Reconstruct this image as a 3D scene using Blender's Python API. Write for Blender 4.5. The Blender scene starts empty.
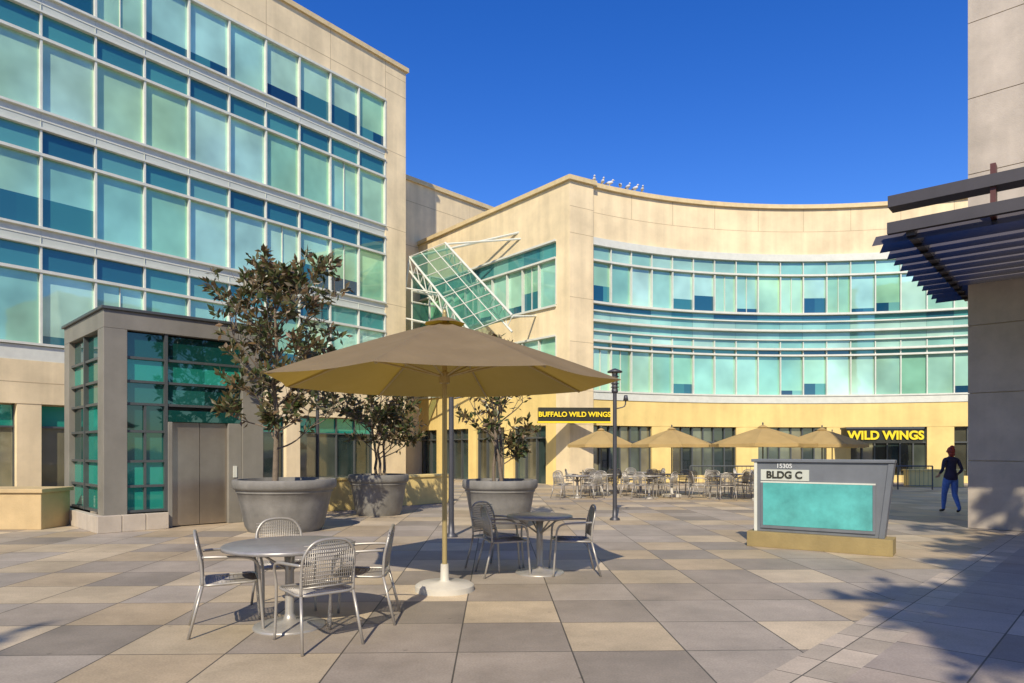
import bpy, math, random
import numpy as np
from mathutils import Vector, Matrix, noise
random.seed(7)
scene = bpy.context.scene
COL = scene.collection

# ------------------------------------------------------------------ materials
def newmat(name):
    m = bpy.data.materials.new(name); m.use_nodes = True
    nt = m.node_tree
    return m, nt, nt.nodes['Principled BSDF']

def N(nt, typ, **kw):
    n = nt.nodes.new(typ)
    for k, v in kw.items(): setattr(n, k, v)
    return n

def math_node(nt, op, a, b=None, c=None):
    n = nt.nodes.new('ShaderNodeMath'); n.operation = op
    for i, v in enumerate((a, b, c)):
        if v is None: continue
        if isinstance(v, (int, float)): n.inputs[i].default_value = v
        else: nt.links.new(v, n.inputs[i])
    return n.outputs[0]

def simple(name, col, rough=0.6, metal=0.0, var=0.12, scale=3.0, bump=0.0, bscale=40.0, spec=0.5, streak=0.0):
    m, nt, b = newmat(name)
    geo = N(nt, 'ShaderNodeNewGeometry')
    no = N(nt, 'ShaderNodeTexNoise'); no.inputs['Scale'].default_value = scale
    no.inputs['Detail'].default_value = 6; no.inputs['Roughness'].default_value = 0.65
    nt.links.new(geo.outputs['Position'], no.inputs['Vector'])
    mix = N(nt, 'ShaderNodeMix', data_type='RGBA')
    c = Vector(col)
    mix.inputs['A'].default_value = (*(c*(1-var)), 1); mix.inputs['B'].default_value = (*(c*(1+var)), 1)
    mr = N(nt, 'ShaderNodeMapRange'); mr.inputs[1].default_value = 0.3; mr.inputs[2].default_value = 0.7
    nt.links.new(no.outputs['Fac'], mr.inputs[0])
    nt.links.new(mr.outputs[0], mix.inputs['Factor'])
    out = mix.outputs['Result']
    if streak:
        mp = N(nt, 'ShaderNodeMapping'); mp.inputs['Scale'].default_value = (2.2, 2.2, 0.12)
        nt.links.new(geo.outputs['Position'], mp.inputs[0])
        n4 = N(nt, 'ShaderNodeTexNoise'); n4.inputs['Scale'].default_value = 1.0; n4.inputs['Detail'].default_value = 5
        nt.links.new(mp.outputs[0], n4.inputs['Vector'])
        m4 = N(nt, 'ShaderNodeMapRange'); m4.inputs[1].default_value = 0.35; m4.inputs[2].default_value = 0.65; m4.inputs[3].default_value = 1-streak; m4.inputs[4].default_value = 1+streak*0.5
        nt.links.new(n4.outputs['Fac'], m4.inputs[0])
        vm = N(nt, 'ShaderNodeVectorMath', operation='SCALE'); nt.links.new(out, vm.inputs[0]); nt.links.new(m4.outputs[0], vm.inputs['Scale']); out = vm.outputs[0]
    nt.links.new(out, b.inputs['Base Color'])
    b.inputs['Roughness'].default_value = rough; b.inputs['Metallic'].default_value = metal
    b.inputs['Specular IOR Level'].default_value = spec
    if bump:
        n2 = N(nt, 'ShaderNodeTexNoise'); n2.inputs['Scale'].default_value = bscale; n2.inputs['Detail'].default_value = 4
        nt.links.new(geo.outputs['Position'], n2.inputs['Vector'])
        bp = N(nt, 'ShaderNodeBump'); bp.inputs['Strength'].default_value = bump; bp.inputs['Distance'].default_value = 0.02
        nt.links.new(n2.outputs['Fac'], bp.inputs['Height']); nt.links.new(bp.outputs[0], b.inputs['Normal'])
    return m

def island_mat(name, cols, rough=0.3, metal=0.0, spec=0.5, trans=0.0, bump=0.0, bscale=1.0, nvar=0.0, reflect_tint=None):
    """colour picked per mesh island (pane / leaf)"""
    m, nt, b = newmat(name)
    geo = N(nt, 'ShaderNodeNewGeometry')
    r = N(nt, 'ShaderNodeValToRGB')
    els = r.color_ramp.elements
    while len(els) < len(cols): els.new(0.5)
    for i, c in enumerate(cols):
        els[i].position = i/(len(cols)-1); els[i].color = (*c, 1)
    nt.links.new(geo.outputs['Random Per Island'], r.inputs[0])
    out = r.outputs[0]
    if reflect_tint:
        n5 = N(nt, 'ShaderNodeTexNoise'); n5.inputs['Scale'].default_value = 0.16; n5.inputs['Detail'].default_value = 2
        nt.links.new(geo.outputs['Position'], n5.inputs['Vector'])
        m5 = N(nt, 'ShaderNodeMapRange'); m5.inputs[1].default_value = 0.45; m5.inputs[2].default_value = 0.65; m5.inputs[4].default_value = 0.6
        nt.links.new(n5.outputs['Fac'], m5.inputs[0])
        mx = N(nt, 'ShaderNodeMix', data_type='RGBA'); nt.links.new(m5.outputs[0], mx.inputs['Factor']); nt.links.new(out, mx.inputs['A']); mx.inputs['B'].default_value = (*reflect_tint, 1)
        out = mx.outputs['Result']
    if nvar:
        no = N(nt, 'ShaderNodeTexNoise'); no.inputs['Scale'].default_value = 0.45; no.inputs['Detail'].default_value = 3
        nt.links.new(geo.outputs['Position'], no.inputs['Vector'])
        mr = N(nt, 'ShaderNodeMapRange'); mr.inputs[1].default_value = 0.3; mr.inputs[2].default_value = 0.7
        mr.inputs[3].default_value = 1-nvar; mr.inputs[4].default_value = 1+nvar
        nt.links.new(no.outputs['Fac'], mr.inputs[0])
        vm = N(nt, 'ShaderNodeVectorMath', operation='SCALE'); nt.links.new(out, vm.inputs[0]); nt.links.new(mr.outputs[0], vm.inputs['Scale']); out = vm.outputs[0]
    nt.links.new(out, b.inputs['Base Color'])
    b.inputs['Roughness'].default_value = rough; b.inputs['Metallic'].default_value = metal
    b.inputs['Specular IOR Level'].default_value = spec
    if bump:
        n2 = N(nt, 'ShaderNodeTexNoise'); n2.inputs['Scale'].default_value = bscale; n2.inputs['Detail'].default_value = 2
        nt.links.new(geo.outputs['Position'], n2.inputs['Vector'])
        bp = N(nt, 'ShaderNodeBump'); bp.inputs['Strength'].default_value = bump; bp.inputs['Distance'].default_value = 0.05
        nt.links.new(n2.outputs['Fac'], bp.inputs['Height']); nt.links.new(bp.outputs[0], b.inputs['Normal'])
    if trans:
        t = N(nt, 'ShaderNodeBsdfTranslucent'); nt.links.new(r.outputs[0], t.inputs[0])
        ms = N(nt, 'ShaderNodeMixShader'); ms.inputs[0].default_value = trans
        nt.links.new(b.outputs[0], ms.inputs[1]); nt.links.new(t.outputs[0], ms.inputs[2])
        nt.links.new(ms.outputs[0], nt.nodes['Material Output'].inputs[0])
    return m

M = {}
M['cream'] = simple('cream_stucco', (0.78, 0.635, 0.395), 0.85, var=0.15, scale=0.55, bump=0.15, streak=0.10)  # broad blotches in the colour imitate dapples of reflected sunlight on the walls
M['cream_y'] = simple('yellow_stucco', (0.77, 0.58, 0.22), 0.85, var=0.13, scale=0.6, bump=0.15, streak=0.08)
M['joint'] = simple('joint_sealant', (0.46, 0.36, 0.22), 0.9)
M['cap'] = simple('parapet_cap', (0.66, 0.52, 0.28), 0.6)
M['metal_l'] = simple('light_aluminium', (0.64, 0.65, 0.57), 0.55, 0.0, var=0.08)
M['metal_d'] = simple('dark_aluminium', (0.10, 0.11, 0.11), 0.4, 0.3, var=0.1)
M['spandrel'] = simple('spandrel_panel', (0.54, 0.57, 0.50), 0.45, 0.0, var=0.08, scale=0.8)
M['glass_hi'] = island_mat('glass_with_blinds', [(0.22,0.52,0.41),(0.32,0.64,0.50),(0.42,0.73,0.59),(0.52,0.80,0.66),(0.34,0.67,0.42),(0.16,0.47,0.39)], 0.03, 0.22, 1.0, bump=0.10, bscale=0.7, nvar=0.3, reflect_tint=(0.46,0.70,0.34))  # yellow-green noise blend paints a reflected building into the pane colour
M['glass_lo'] = island_mat('glass_clear', [(0.01,0.05,0.11),(0.01,0.08,0.14),(0.02,0.13,0.18),(0.05,0.24,0.24)], 0.03, 0.2, 1.0, bump=0.08)
M['glass_st'] = island_mat('glass_strip', [(0.02,0.12,0.17),(0.04,0.2,0.23),(0.08,0.32,0.30),(0.20,0.46,0.40)], 0.03, 0.2, 1.0, bump=0.08)
M['glass_md'] = island_mat('glass_pale', [(0.18,0.43,0.38),(0.28,0.54,0.46),(0.40,0.62,0.53),(0.22,0.48,0.41)], 0.05, 0.1, 0.8, bump=0.08, nvar=0.25)
M['glass_teal'] = island_mat('glass_teal', [(0.01,0.16,0.12),(0.02,0.28,0.21),(0.04,0.40,0.30)], 0.03, 0.2, 1.0, bump=0.08)
M['glass_kd'] = island_mat('glass_kiosk_dark', [(0.005,0.04,0.035),(0.01,0.09,0.08),(0.02,0.14,0.12)], 0.03, 0.25, 1.0, bump=0.07)
M['glass_shop'] = island_mat('glass_shop', [(0.01,0.015,0.013),(0.03,0.05,0.045),(0.10,0.12,0.09),(0.03,0.035,0.03),(0.22,0.20,0.12),(0.05,0.09,0.08)], 0.04, 0.0, 1.0, bump=0.05, nvar=0.6)  # lighter warm tones are reflections painted into the shop glass
M['stone_l'] = simple('pale_stone', (0.50, 0.435, 0.355), 0.7, var=0.16, scale=1.3, bump=0.15, streak=0.08)
M['kiosk'] = simple('kiosk_cladding', (0.25, 0.235, 0.20), 0.5, 0.1, var=0.14, scale=1.2, streak=0.08)
M['steel'] = simple('brushed_steel', (0.42, 0.36, 0.29), 0.35, 0.8, var=0.12, scale=1.5, streak=0.1)
M['silver'] = simple('silver_paint', (0.42, 0.395, 0.36), 0.4, 0.45, var=0.08, scale=8)
M['tabletop'] = simple('grey_tabletop', (0.32, 0.31, 0.31), 0.35, 0.3, var=0.15, scale=10)
M['planter'] = simple('planter_concrete', (0.22, 0.21, 0.19), 0.75, var=0.18, scale=4, bump=0.2, streak=0.18)
M['soil'] = simple('soil', (0.05, 0.035, 0.025), 0.95, var=0.4, scale=20, bump=0.6)
M['bark'] = simple('bark', (0.18, 0.14, 0.10), 0.9, var=0.25, scale=12, bump=0.5)
M['leaf'] = island_mat('magnolia_leaves', [(0.05,0.08,0.02),(0.08,0.11,0.035),(0.14,0.11,0.045),(0.20,0.12,0.055),(0.08,0.11,0.04),(0.26,0.17,0.11)], 0.35, 0, 0.6, trans=0.25)
M['white'] = simple('white_plastic', (0.56, 0.53, 0.46), 0.5, var=0.1)
M['brass'] = simple('umbrella_pole', (0.42, 0.33, 0.15), 0.4, 0.3, var=0.06)
M['pole'] = simple('lamp_metal', (0.09, 0.09, 0.10), 0.45, 0.5, var=0.1)
M['louver'] = simple('louver_metal', (0.06, 0.055, 0.06), 0.5, 0.1, var=0.1)
M['louver_l'] = simple('louver_blade', (0.085, 0.078, 0.088), 0.5, 0.1, var=0.12)
M['sand'] = simple('sand_wall', (0.54, 0.40, 0.21), 0.85, var=0.12, scale=1.5, bump=0.25, streak=0.08)
M['sandd'] = simple('sign_base_stone', (0.30, 0.23, 0.10), 0.85, var=0.15, scale=2.5, bump=0.25)
M['yellow'] = simple('yellow_letters', (0.9, 0.68, 0.02), 0.5, var=0.03)
M['black'] = simple('black_sign', (0.03, 0.03, 0.02), 0.4, var=0.1)
M['signtxt'] = simple('grey_letters', (0.62, 0.64, 0.64), 0.5, var=0.03)
M['signgrey'] = simple('sign_grey', (0.20, 0.215, 0.235), 0.4, 0.3, var=0.1, streak=0.08)
M['signteal'] = simple('sign_glass', (0.10, 0.44, 0.42), 0.10, 0.0, var=0.3, scale=1.8, spec=0.8, streak=0.12)
M['red'] = simple('red_paint', (0.10, 0.03, 0.025), 0.5)
M['skin'] = simple('skin', (0.50, 0.29, 0.20), 0.5, var=0.05)
M['navy'] = simple('navy_top', (0.035, 0.03, 0.07), 0.8, var=0.2, scale=15)
M['jeans'] = simple('blue_jeans', (0.10, 0.20, 0.55), 0.8, var=0.2, scale=15)
M['hair'] = simple('dark_red_hair', (0.30, 0.035, 0.025), 0.5, var=0.3, scale=40)
M['shoe'] = simple('shoe', (0.03, 0.03, 0.03), 0.5)
M['gull'] = simple('gull_white', (0.6, 0.6, 0.6), 0.7)

# canopy fabric
def fabric(name, c, ct, f):
    m, nt, b = newmat(name)
    geo = N(nt, 'ShaderNodeNewGeometry')
    no = N(nt, 'ShaderNodeTexNoise'); no.inputs['Scale'].default_value = 2.5; no.inputs['Detail'].default_value = 5
    nt.links.new(geo.outputs['Position'], no.inputs['Vector'])
    mx = N(nt, 'ShaderNodeMix', data_type='RGBA'); c = Vector(c)
    mx.inputs['A'].default_value = (*(c*0.80), 1); mx.inputs['B'].default_value = (*(c*1.2), 1)
    nt.links.new(no.outputs['Fac'], mx.inputs['Factor']); nt.links.new(mx.outputs['Result'], b.inputs['Base Color'])
    b.inputs['Roughness'].default_value = 0.9; b.inputs['Specular IOR Level'].default_value = 0.2
    t = N(nt, 'ShaderNodeBsdfTranslucent'); t.inputs[0].default_value = (*ct, 1)
    ms = N(nt, 'ShaderNodeMixShader'); ms.inputs[0].default_value = f
    bp = N(nt, 'ShaderNodeBump'); bp.inputs['Strength'].default_value = 0.6; bp.inputs['Distance'].default_value = 0.04
    n2 = N(nt, 'ShaderNodeTexNoise'); n2.inputs['Scale'].default_value = 4; nt.links.new(geo.outputs['Position'], n2.inputs['Vector'])
    nt.links.new(n2.outputs['Fac'], bp.inputs['Height']); nt.links.new(bp.outputs[0], b.inputs['Normal'])
    nt.links.new(b.outputs[0], ms.inputs[1]); nt.links.new(t.outputs[0], ms.inputs[2])
    nt.links.new(ms.outputs[0], nt.nodes['Material Output'].inputs[0])
    return m
M['canvas'] = fabric('umbrella_canvas', (0.27, 0.215, 0.14), (0.44, 0.27, 0.02), 0.36)
M['canvas2'] = fabric('patio_canvas', (0.60, 0.44, 0.20), (0.7, 0.5, 0.15), 0.4)

# translucent glass of the slanted canopy
m, nt, b = newmat('canopy_glass')
b.inputs['Base Color'].default_value = (0.09, 0.27, 0.22, 1); b.inputs['Roughness'].default_value = 0.06; b.inputs['Metallic'].default_value = 0.3
tr = N(nt, 'ShaderNodeBsdfTransparent'); tr.inputs[0].default_value = (0.6, 0.85, 0.76, 1)
ms = N(nt, 'ShaderNodeMixShader'); ms.inputs[0].default_value = 0.5
nt.links.new(b.outputs[0], ms.inputs[1]); nt.links.new(tr.outputs[0], ms.inputs[2]); nt.links.new(ms.outputs[0], nt.nodes['Material Output'].inputs[0])
M['canglass'] = m

# paving
def paving():
    m, nt, b = newmat('stone_paving')
    L = nt.links
    geo = N(nt, 'ShaderNodeNewGeometry')
    def tiles(theta, size, cols, off=(0, 0), ratio=1.0, grout=0.007):
        mp = N(nt, 'ShaderNodeMapping', vector_type='POINT')
        mp.inputs['Rotation'].default_value = (0, 0, theta); mp.inputs['Location'].default_value = (*off, 0)
        mp.inputs['Scale'].default_value = (1, 1, 1)
        L.new(geo.outputs['Position'], mp.inputs[0])
        sp = N(nt, 'ShaderNodeSeparateXYZ'); L.new(mp.outputs[0], sp.inputs[0])
        x = math_node(nt, 'DIVIDE', sp.outputs[0], size); y = math_node(nt, 'DIVIDE', sp.outputs[1], size*ratio)
        fx = math_node(nt, 'FLOOR', x); fy = math_node(nt, 'FLOOR', y)
        cb = N(nt, 'ShaderNodeCombineXYZ'); L.new(fx, cb.inputs[0]); L.new(fy, cb.inputs[1])
        wn = N(nt, 'ShaderNodeTexWhiteNoise', noise_dimensions='2D'); L.new(cb.outputs[0], wn.inputs['Vector'])
        par = math_node(nt, 'PINGPONG', math_node(nt, 'ADD', fx, fy), 1.0)
        v = math_node(nt, 'ADD', math_node(nt, 'MULTIPLY', wn.outputs['Value'], 0.72), math_node(nt, 'MULTIPLY', par, 0.27))
        r = N(nt, 'ShaderNodeValToRGB'); r.color_ramp.interpolation = 'CONSTANT'
        els = r.color_ramp.elements
        while len(els) < len(cols): els.new(0.5)
        for i, c in enumerate(cols): els[i].position = i/len(cols); els[i].color = (*c, 1)
        L.new(v, r.inputs[0])
        dx = math_node(nt, 'ABSOLUTE', math_node(nt, 'SUBTRACT', math_node(nt, 'FRACT', x), 0.5))
        dy = math_node(nt, 'ABSOLUTE', math_node(nt, 'SUBTRACT', math_node(nt, 'FRACT', y), 0.5))
        g = math_node(nt, 'GREATER_THAN', math_node(nt, 'MAXIMUM', math_node(nt, 'SUBTRACT', dx, 0), dy), 0.5-grout)
        # per-tile continuous tone jitter
        wn2 = N(nt, 'ShaderNodeTexWhiteNoise', noise_dimensions='3D'); L.new(cb.outputs[0], wn2.inputs['Vector'])
        jit = math_node(nt, 'MULTIPLY_ADD', wn2.outputs['Value'], 0.16, 1.02)
        vm = N(nt, 'ShaderNodeVectorMath', operation='SCALE'); L.new(r.outputs[0], vm.inputs[0]); L.new(jit, vm.inputs['Scale'])
        return vm.outputs[0], g
    big = [(0.25,0.215,0.175),(0.30,0.255,0.205),(0.38,0.30,0.20),(0.33,0.285,0.235),(0.43,0.35,0.24),(0.48,0.395,0.28)]
    A, gA = tiles(math.radians(-1.4), 0.91, big, (0.30, 0.05))
    B, gB = tiles(math.radians(43), 0.91, [(0.26,0.22,0.19),(0.30,0.255,0.22),(0.36,0.30,0.25),(0.42,0.345,0.28)], (0, 0))
    C_, gC = tiles(math.radians(43), 0.45, [(0.40,0.34,0.27),(0.45,0.38,0.30),(0.37,0.315,0.25)], (0, 0), 1.0, 0.012)
    sp = N(nt, 'ShaderNodeSeparateXYZ'); L.new(geo.outputs['Position'], sp.inputs[0])
    d = math_node(nt, 'SUBTRACT', math_node(nt, 'MULTIPLY', sp.outputs[0], 0.73), math_node(nt, 'MULTIPLY', sp.outputs[1], 0.683))
    sB = math_node(nt, 'GREATER_THAN', d, -1.55)
    sC = math_node(nt, 'GREATER_THAN', d, -2.0)
    def mixc(f, a, bb):
        x = N(nt, 'ShaderNodeMix', data_type='RGBA'); L.new(f, x.inputs['Factor'])
        for s, v in (('A', a), ('B', bb)):
            if isinstance(v, tuple): x.inputs[s].default_value = v
            else: L.new(v, x.inputs[s])
        return x.outputs['Result']
    def mixf(f, a, bb):
        x = N(nt, 'ShaderNodeMix', data_type='FLOAT'); L.new(f, x.inputs['Factor']); L.new(a, x.inputs['A']); L.new(bb, x.inputs['B']); return x.outputs['Result']
    col = mixc(sB, mixc(sC, A, C_), B)
    g = mixf(sB, mixf(sC, gA, gC), gB)
    col = mixc(g, col, (0.09, 0.08, 0.065, 1))
    no = N(nt, 'ShaderNodeTexNoise'); no.inputs['Scale'].default_value = 0.9; no.inputs['Detail'].default_value = 9; no.inputs['Roughness'].default_value = 0.72
    L.new(geo.outputs['Position'], no.inputs['Vector'])
    mr = N(nt, 'ShaderNodeMapRange'); mr.inputs[1].default_value = 0.32; mr.inputs[2].default_value = 0.68; mr.inputs[3].default_value = 0.74; mr.inputs[4].default_value = 1.2
    L.new(no.outputs['Fac'], mr.inputs[0])
    n3 = N(nt, 'ShaderNodeTexNoise'); n3.inputs['Scale'].default_value = 60; n3.inputs['Detail'].default_value = 3
    L.new(geo.outputs['Position'], n3.inputs['Vector'])
    mr3 = N(nt, 'ShaderNodeMapRange'); mr3.inputs[1].default_value = 0.3; mr3.inputs[2].default_value = 0.7; mr3.inputs[3].default_value = 0.88; mr3.inputs[4].default_value = 1.12
    L.new(n3.outputs['Fac'], mr3.inputs[0])
    k = math_node(nt, 'MULTIPLY', mr.outputs[0], mr3.outputs[0])
    # dark spots / gum stains
    vo = N(nt, 'ShaderNodeTexVoronoi'); vo.inputs['Scale'].default_value = 2.3; L.new(geo.outputs['Position'], vo.inputs['Vector'])
    spot = N(nt, 'ShaderNodeMapRange'); spot.inputs[1].default_value = 0.03; spot.inputs[2].default_value = 0.06; spot.inputs[3].default_value = 0.7; spot.inputs[4].default_value = 1.0
    L.new(vo.outputs['Distance'], spot.inputs[0])
    k = math_node(nt, 'MULTIPLY', k, spot.outputs[0])
    vm = N(nt, 'ShaderNodeVectorMath', operation='SCALE'); L.new(col, vm.inputs[0]); L.new(k, vm.inputs['Scale'])
    L.new(vm.outputs[0], b.inputs['Base Color'])
    ra = math_node(nt, 'MULTIPLY_ADD', no.outputs['Fac'], 0.35, 0.42); L.new(ra, b.inputs['Roughness'])
    b.inputs['Specular IOR Level'].default_value = 0.3
    h = math_node(nt, 'SUBTRACT', math_node(nt, 'MULTIPLY', n3.outputs['Fac'], 0.3), g)
    bp = N(nt, 'ShaderNodeBump'); bp.inputs['Strength'].default_value = 0.35; bp.inputs['Distance'].default_value = 0.004
    L.new(h, bp.inputs['Height']); L.new(bp.outputs[0], b.inputs['Normal'])
    return m
M['paving'] = paving()
M['earth'] = simple('ground_concrete', (0.26, 0.24, 0.21), 0.9, scale=0.2)

# ------------------------------------------------------------------ mesh builder
class MB:
    def __init__(s): s.v=[]; s.f=[]; s.m=[]; s.mats=[]; s.sm=[]
    def mi(s, k):
        if k not in s.mats: s.mats.append(k)
        return s.mats.index(k)
    def add(s, vs, fs, mat, smooth=False):
        o=len(s.v); s.v+= [tuple(v) for v in vs]; i=s.mi(mat)
        for f in fs: s.f.append([a+o for a in f]); s.m.append(i); s.sm.append(smooth)
    def hexa(s, c, mat):
        s.add(c, [(0,3,2,1),(4,5,6,7),(0,1,5,4),(1,2,6,5),(2,3,7,6),(3,0,4,7)], mat)
    def box(s, x0,x1,y0,y1,z0,z1, mat):
        s.hexa([(x0,y0,z0),(x1,y0,z0),(x1,y1,z0),(x0,y1,z0),(x0,y0,z1),(x1,y0,z1),(x1,y1,z1),(x0,y1,z1)], mat)
    def fb(s, fr, u0,u1,n0,n1,z0,z1, mat):
        O,U,Nn = fr
        def p(u,n,z): return (O[0]+U[0]*u+Nn[0]*n, O[1]+U[1]*u+Nn[1]*n, z)
        s.hexa([p(u0,n1,z0),p(u1,n1,z0),p(u1,n0,z0),p(u0,n0,z0),p(u0,n1,z1),p(u1,n1,z1),p(u1,n0,z1),p(u0,n0,z1)], mat)
    def fq(s, fr, u0,u1,n,z0,z1, mat):
        O,U,Nn = fr
        def p(u,z): return (O[0]+U[0]*u+Nn[0]*n, O[1]+U[1]*u+Nn[1]*n, z)
        s.add([p(u0,z0),p(u1,z0),p(u1,z1),p(u0,z1)], [(0,1,2,3)], mat)
    def arc(s, C, r0, r1, a0, a1, z0, z1, mat, seg=60):
        vs=[]; fs=[]
        for i in range(seg+1):
            a=a0+(a1-a0)*i/seg; sn,cs=math.sin(a),math.cos(a)
            for r,z in ((r0,z0),(r1,z0),(r1,z1),(r0,z1)): vs.append((C[0]+r*sn,C[1]+r*cs,z))
        for i in range(seg):
            for k in range(4):
                a=i*4+k; b=i*4+(k+1)%4; fs.append((a,b,b+4,a+4))
        fs.append((0,1,2,3)); e=seg*4; fs.append((e+3,e+2,e+1,e))
        s.add(vs,fs,mat)
    def tube(s, pts, r, mat, sides=8, sub=0, closed=False):
        pts=[Vector(p) for p in pts]
        if sub:
            q=[]; n=len(pts)
            for i in range(n if closed else n-1):
                if closed: p0,p1,p2,p3=pts[i-1],pts[i],pts[(i+1)%n],pts[(i+2)%n]
                else: p0,p1,p2,p3=pts[max(i-1,0)],pts[i],pts[i+1],pts[min(i+2,n-1)]
                for k in range(sub):
                    t=k/sub
                    q.append(0.5*((2*p1)+(p2-p0)*t+(2*p0-5*p1+4*p2-p3)*t*t+(3*p1-p0-3*p2+p3)*t**3))
            if not closed: q.append(pts[-1])
            pts=q
        n=len(pts)
        rs = r if isinstance(r,(list,tuple)) else None
        if rs: rad=[rs[0]+(rs[1]-rs[0])*i/(n-1) for i in range(n)]
        else: rad=[r]*n
        vs=[]; prev=None
        for i,p in enumerate(pts):
            if closed: d=pts[(i+1)%n]-pts[i-1]
            else: d=pts[min(i+1,n-1)]-pts[max(i-1,0)]
            if d.length<1e-9: d=Vector((0,0,1))
            d.normalize()
            if prev is None:
                a=Vector((0,0,1)) if abs(d.z)<0.9 else Vector((1,0,0))
                x=d.cross(a).normalized()
            else:
                x=prev-d*prev.dot(d)
                x = x.normalized() if x.length>1e-6 else d.orthogonal().normalized()
            prev=x; y=d.cross(x)
            for k in range(sides):
                an=2*math.pi*k/sides
                vs.append(p+(x*math.cos(an)+y*math.sin(an))*rad[i])
        fs=[]
        for i in range(n if closed else n-1):
            j=(i+1)%n
            for k in range(sides):
                fs.append((i*sides+k,i*sides+(k+1)%sides,j*sides+(k+1)%sides,j*sides+k))
        if not closed:
            fs.append(tuple(range(sides-1,-1,-1))); fs.append(tuple((n-1)*sides+k for k in range(sides)))
        s.add(vs,fs,mat,True)
    def lathe(s, prof, c, mat, seg=32, smooth=True):
        vs=[];fs=[]
        for r,z in prof:
            for k in range(seg):
                a=2*math.pi*k/seg; vs.append((c[0]+r*math.cos(a),c[1]+r*math.sin(a),c[2]+z))
        for i in range(len(prof)-1):
            for k in range(seg):
                fs.append((i*seg+k,i*seg+(k+1)%seg,(i+1)*seg+(k+1)%seg,(i+1)*seg+k))
        s.add(vs,fs,mat,smooth)
    def ell(s, c, r, mat, seg=14, rings=9):
        vs=[];fs=[]
        for i in range(rings+1):
            ph=math.pi*i/rings
            for k in range(seg):
                a=2*math.pi*k/seg
                vs.append((c[0]+r[0]*math.sin(ph)*math.cos(a),c[1]+r[1]*math.sin(ph)*math.sin(a),c[2]+r[2]*math.cos(ph)))
        for i in range(rings):
            for k in range(seg):
                fs.append((i*seg+k,(i+1)*seg+k,(i+1)*seg+(k+1)%seg,i*seg+(k+1)%seg))
        s.add(vs,fs,mat,True)
    def mesh(s, name):
        me=bpy.data.meshes.new(name); me.from_pydata(s.v,[],s.f)
        for k in s.mats: me.materials.append(M[k])
        me.polygons.foreach_set('material_index', s.m); me.polygons.foreach_set('use_smooth', s.sm)
        me.update(); return me
    def build(s, name, parent=None, loc=(0,0,0), rot=0, bevel=0, autosmooth=True):
        me=s.mesh(name)
        if autosmooth and any(s.sm):
            try: me.set_sharp_from_angle(angle=math.radians(45))
            except Exception: pass
        o=bpy.data.objects.new(name, me); COL.objects.link(o)
        o.location=loc; o.rotation_euler=(0,0,rot)
        if parent: o.parent=parent
        if bevel:
            bv=o.modifiers.new('bevel','BEVEL'); bv.width=bevel; bv.segments=2; bv.limit_method='ANGLE'
        return o
def inst(name, me, parent=None, loc=(0,0,0), rot=0, scale=1):
    o=bpy.data.objects.new(name, me); COL.objects.link(o); o.location=loc; o.rotation_euler=(0,0,rot); o.scale=(scale,)*3
    if parent: o.parent=parent
    return o
def empty(name, loc=(0,0,0), rot=0):
    o=bpy.data.objects.new(name,None); COL.objects.link(o); o.location=loc; o.rotation_euler=(0,0,rot); o.empty_display_size=0.3; return o
def text(name, body, size, loc, ang, mat, parent, ext=0.01, bold=0.0, align='CENTER'):
    cu=bpy.data.curves.new(name,'FONT'); cu.body=body; cu.size=size; cu.extrude=ext; cu.offset=bold; cu.align_x=align; cu.align_y='CENTER'
    o=bpy.data.objects.new(name,cu); COL.objects.link(o)
    o.rotation_euler=(math.pi/2,0,ang); o.location=loc
    bpy.context.view_layer.update()
    me=bpy.data.meshes.new_from_object(o.evaluated_get(bpy.context.evaluated_depsgraph_get()))
    mt=o.matrix_world.copy(); bpy.data.objects.remove(o)
    me.materials.clear(); me.materials.append(M[mat])
    q=bpy.data.objects.new(name,me); COL.objects.link(q); q.parent=parent; q.matrix_local=mt
    return q

# ------------------------------------------------------------------ ground
mb=MB(); mb.add([(-1500,-1500,-0.004),(1500,-1500,-0.004),(1500,1500,-0.004),(-1500,1500,-0.004)],[(0,1,2,3)],'earth'); mb.build('ground')
mb=MB(); mb.add([(-60,-40,0),(60,-40,0),(60,60,0),(-60,60,0)],[(0,1,2,3)],'paving'); mb.build('plaza_pavement')

# ------------------------------------------------------------------ glazing helper
def tall_row(g, fr, frm, edges, z0, z1, rng, n=-0.12, openp=0.4, mw=0.035, mat_hi='glass_hi'):
    for a,b in zip(edges[:-1],edges[1:]):
        r=rng.random()
        zb = z0 + (z1-z0)*rng.choice([0.12,0.18,0.25,0.3,0.42]) if r<openp else z0
        m2=(a+b)/2
        if zb>z0:
            if rng.random()<0.5:
                s=a+(b-a)*rng.uniform(0.3,0.7); g.fq(frm,a+0.002,s,n,z0,zb,'glass_lo'); g.fq(frm,s,b-0.002,n,z0,zb,'glass_st')
            else: g.fq(frm,a+0.002,b-0.002,n,z0,zb,'glass_lo')
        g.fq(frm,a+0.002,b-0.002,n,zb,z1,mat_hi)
        if rng.random()<0.2:
            fr.fb(frm,m2-0.012,m2+0.012,n,n+0.05,z0,z1,'metal_l')
    for e in edges: fr.fb(frm,e-mw,e+mw,n-0.02,0.03,z0,z1,'metal_l')

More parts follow.
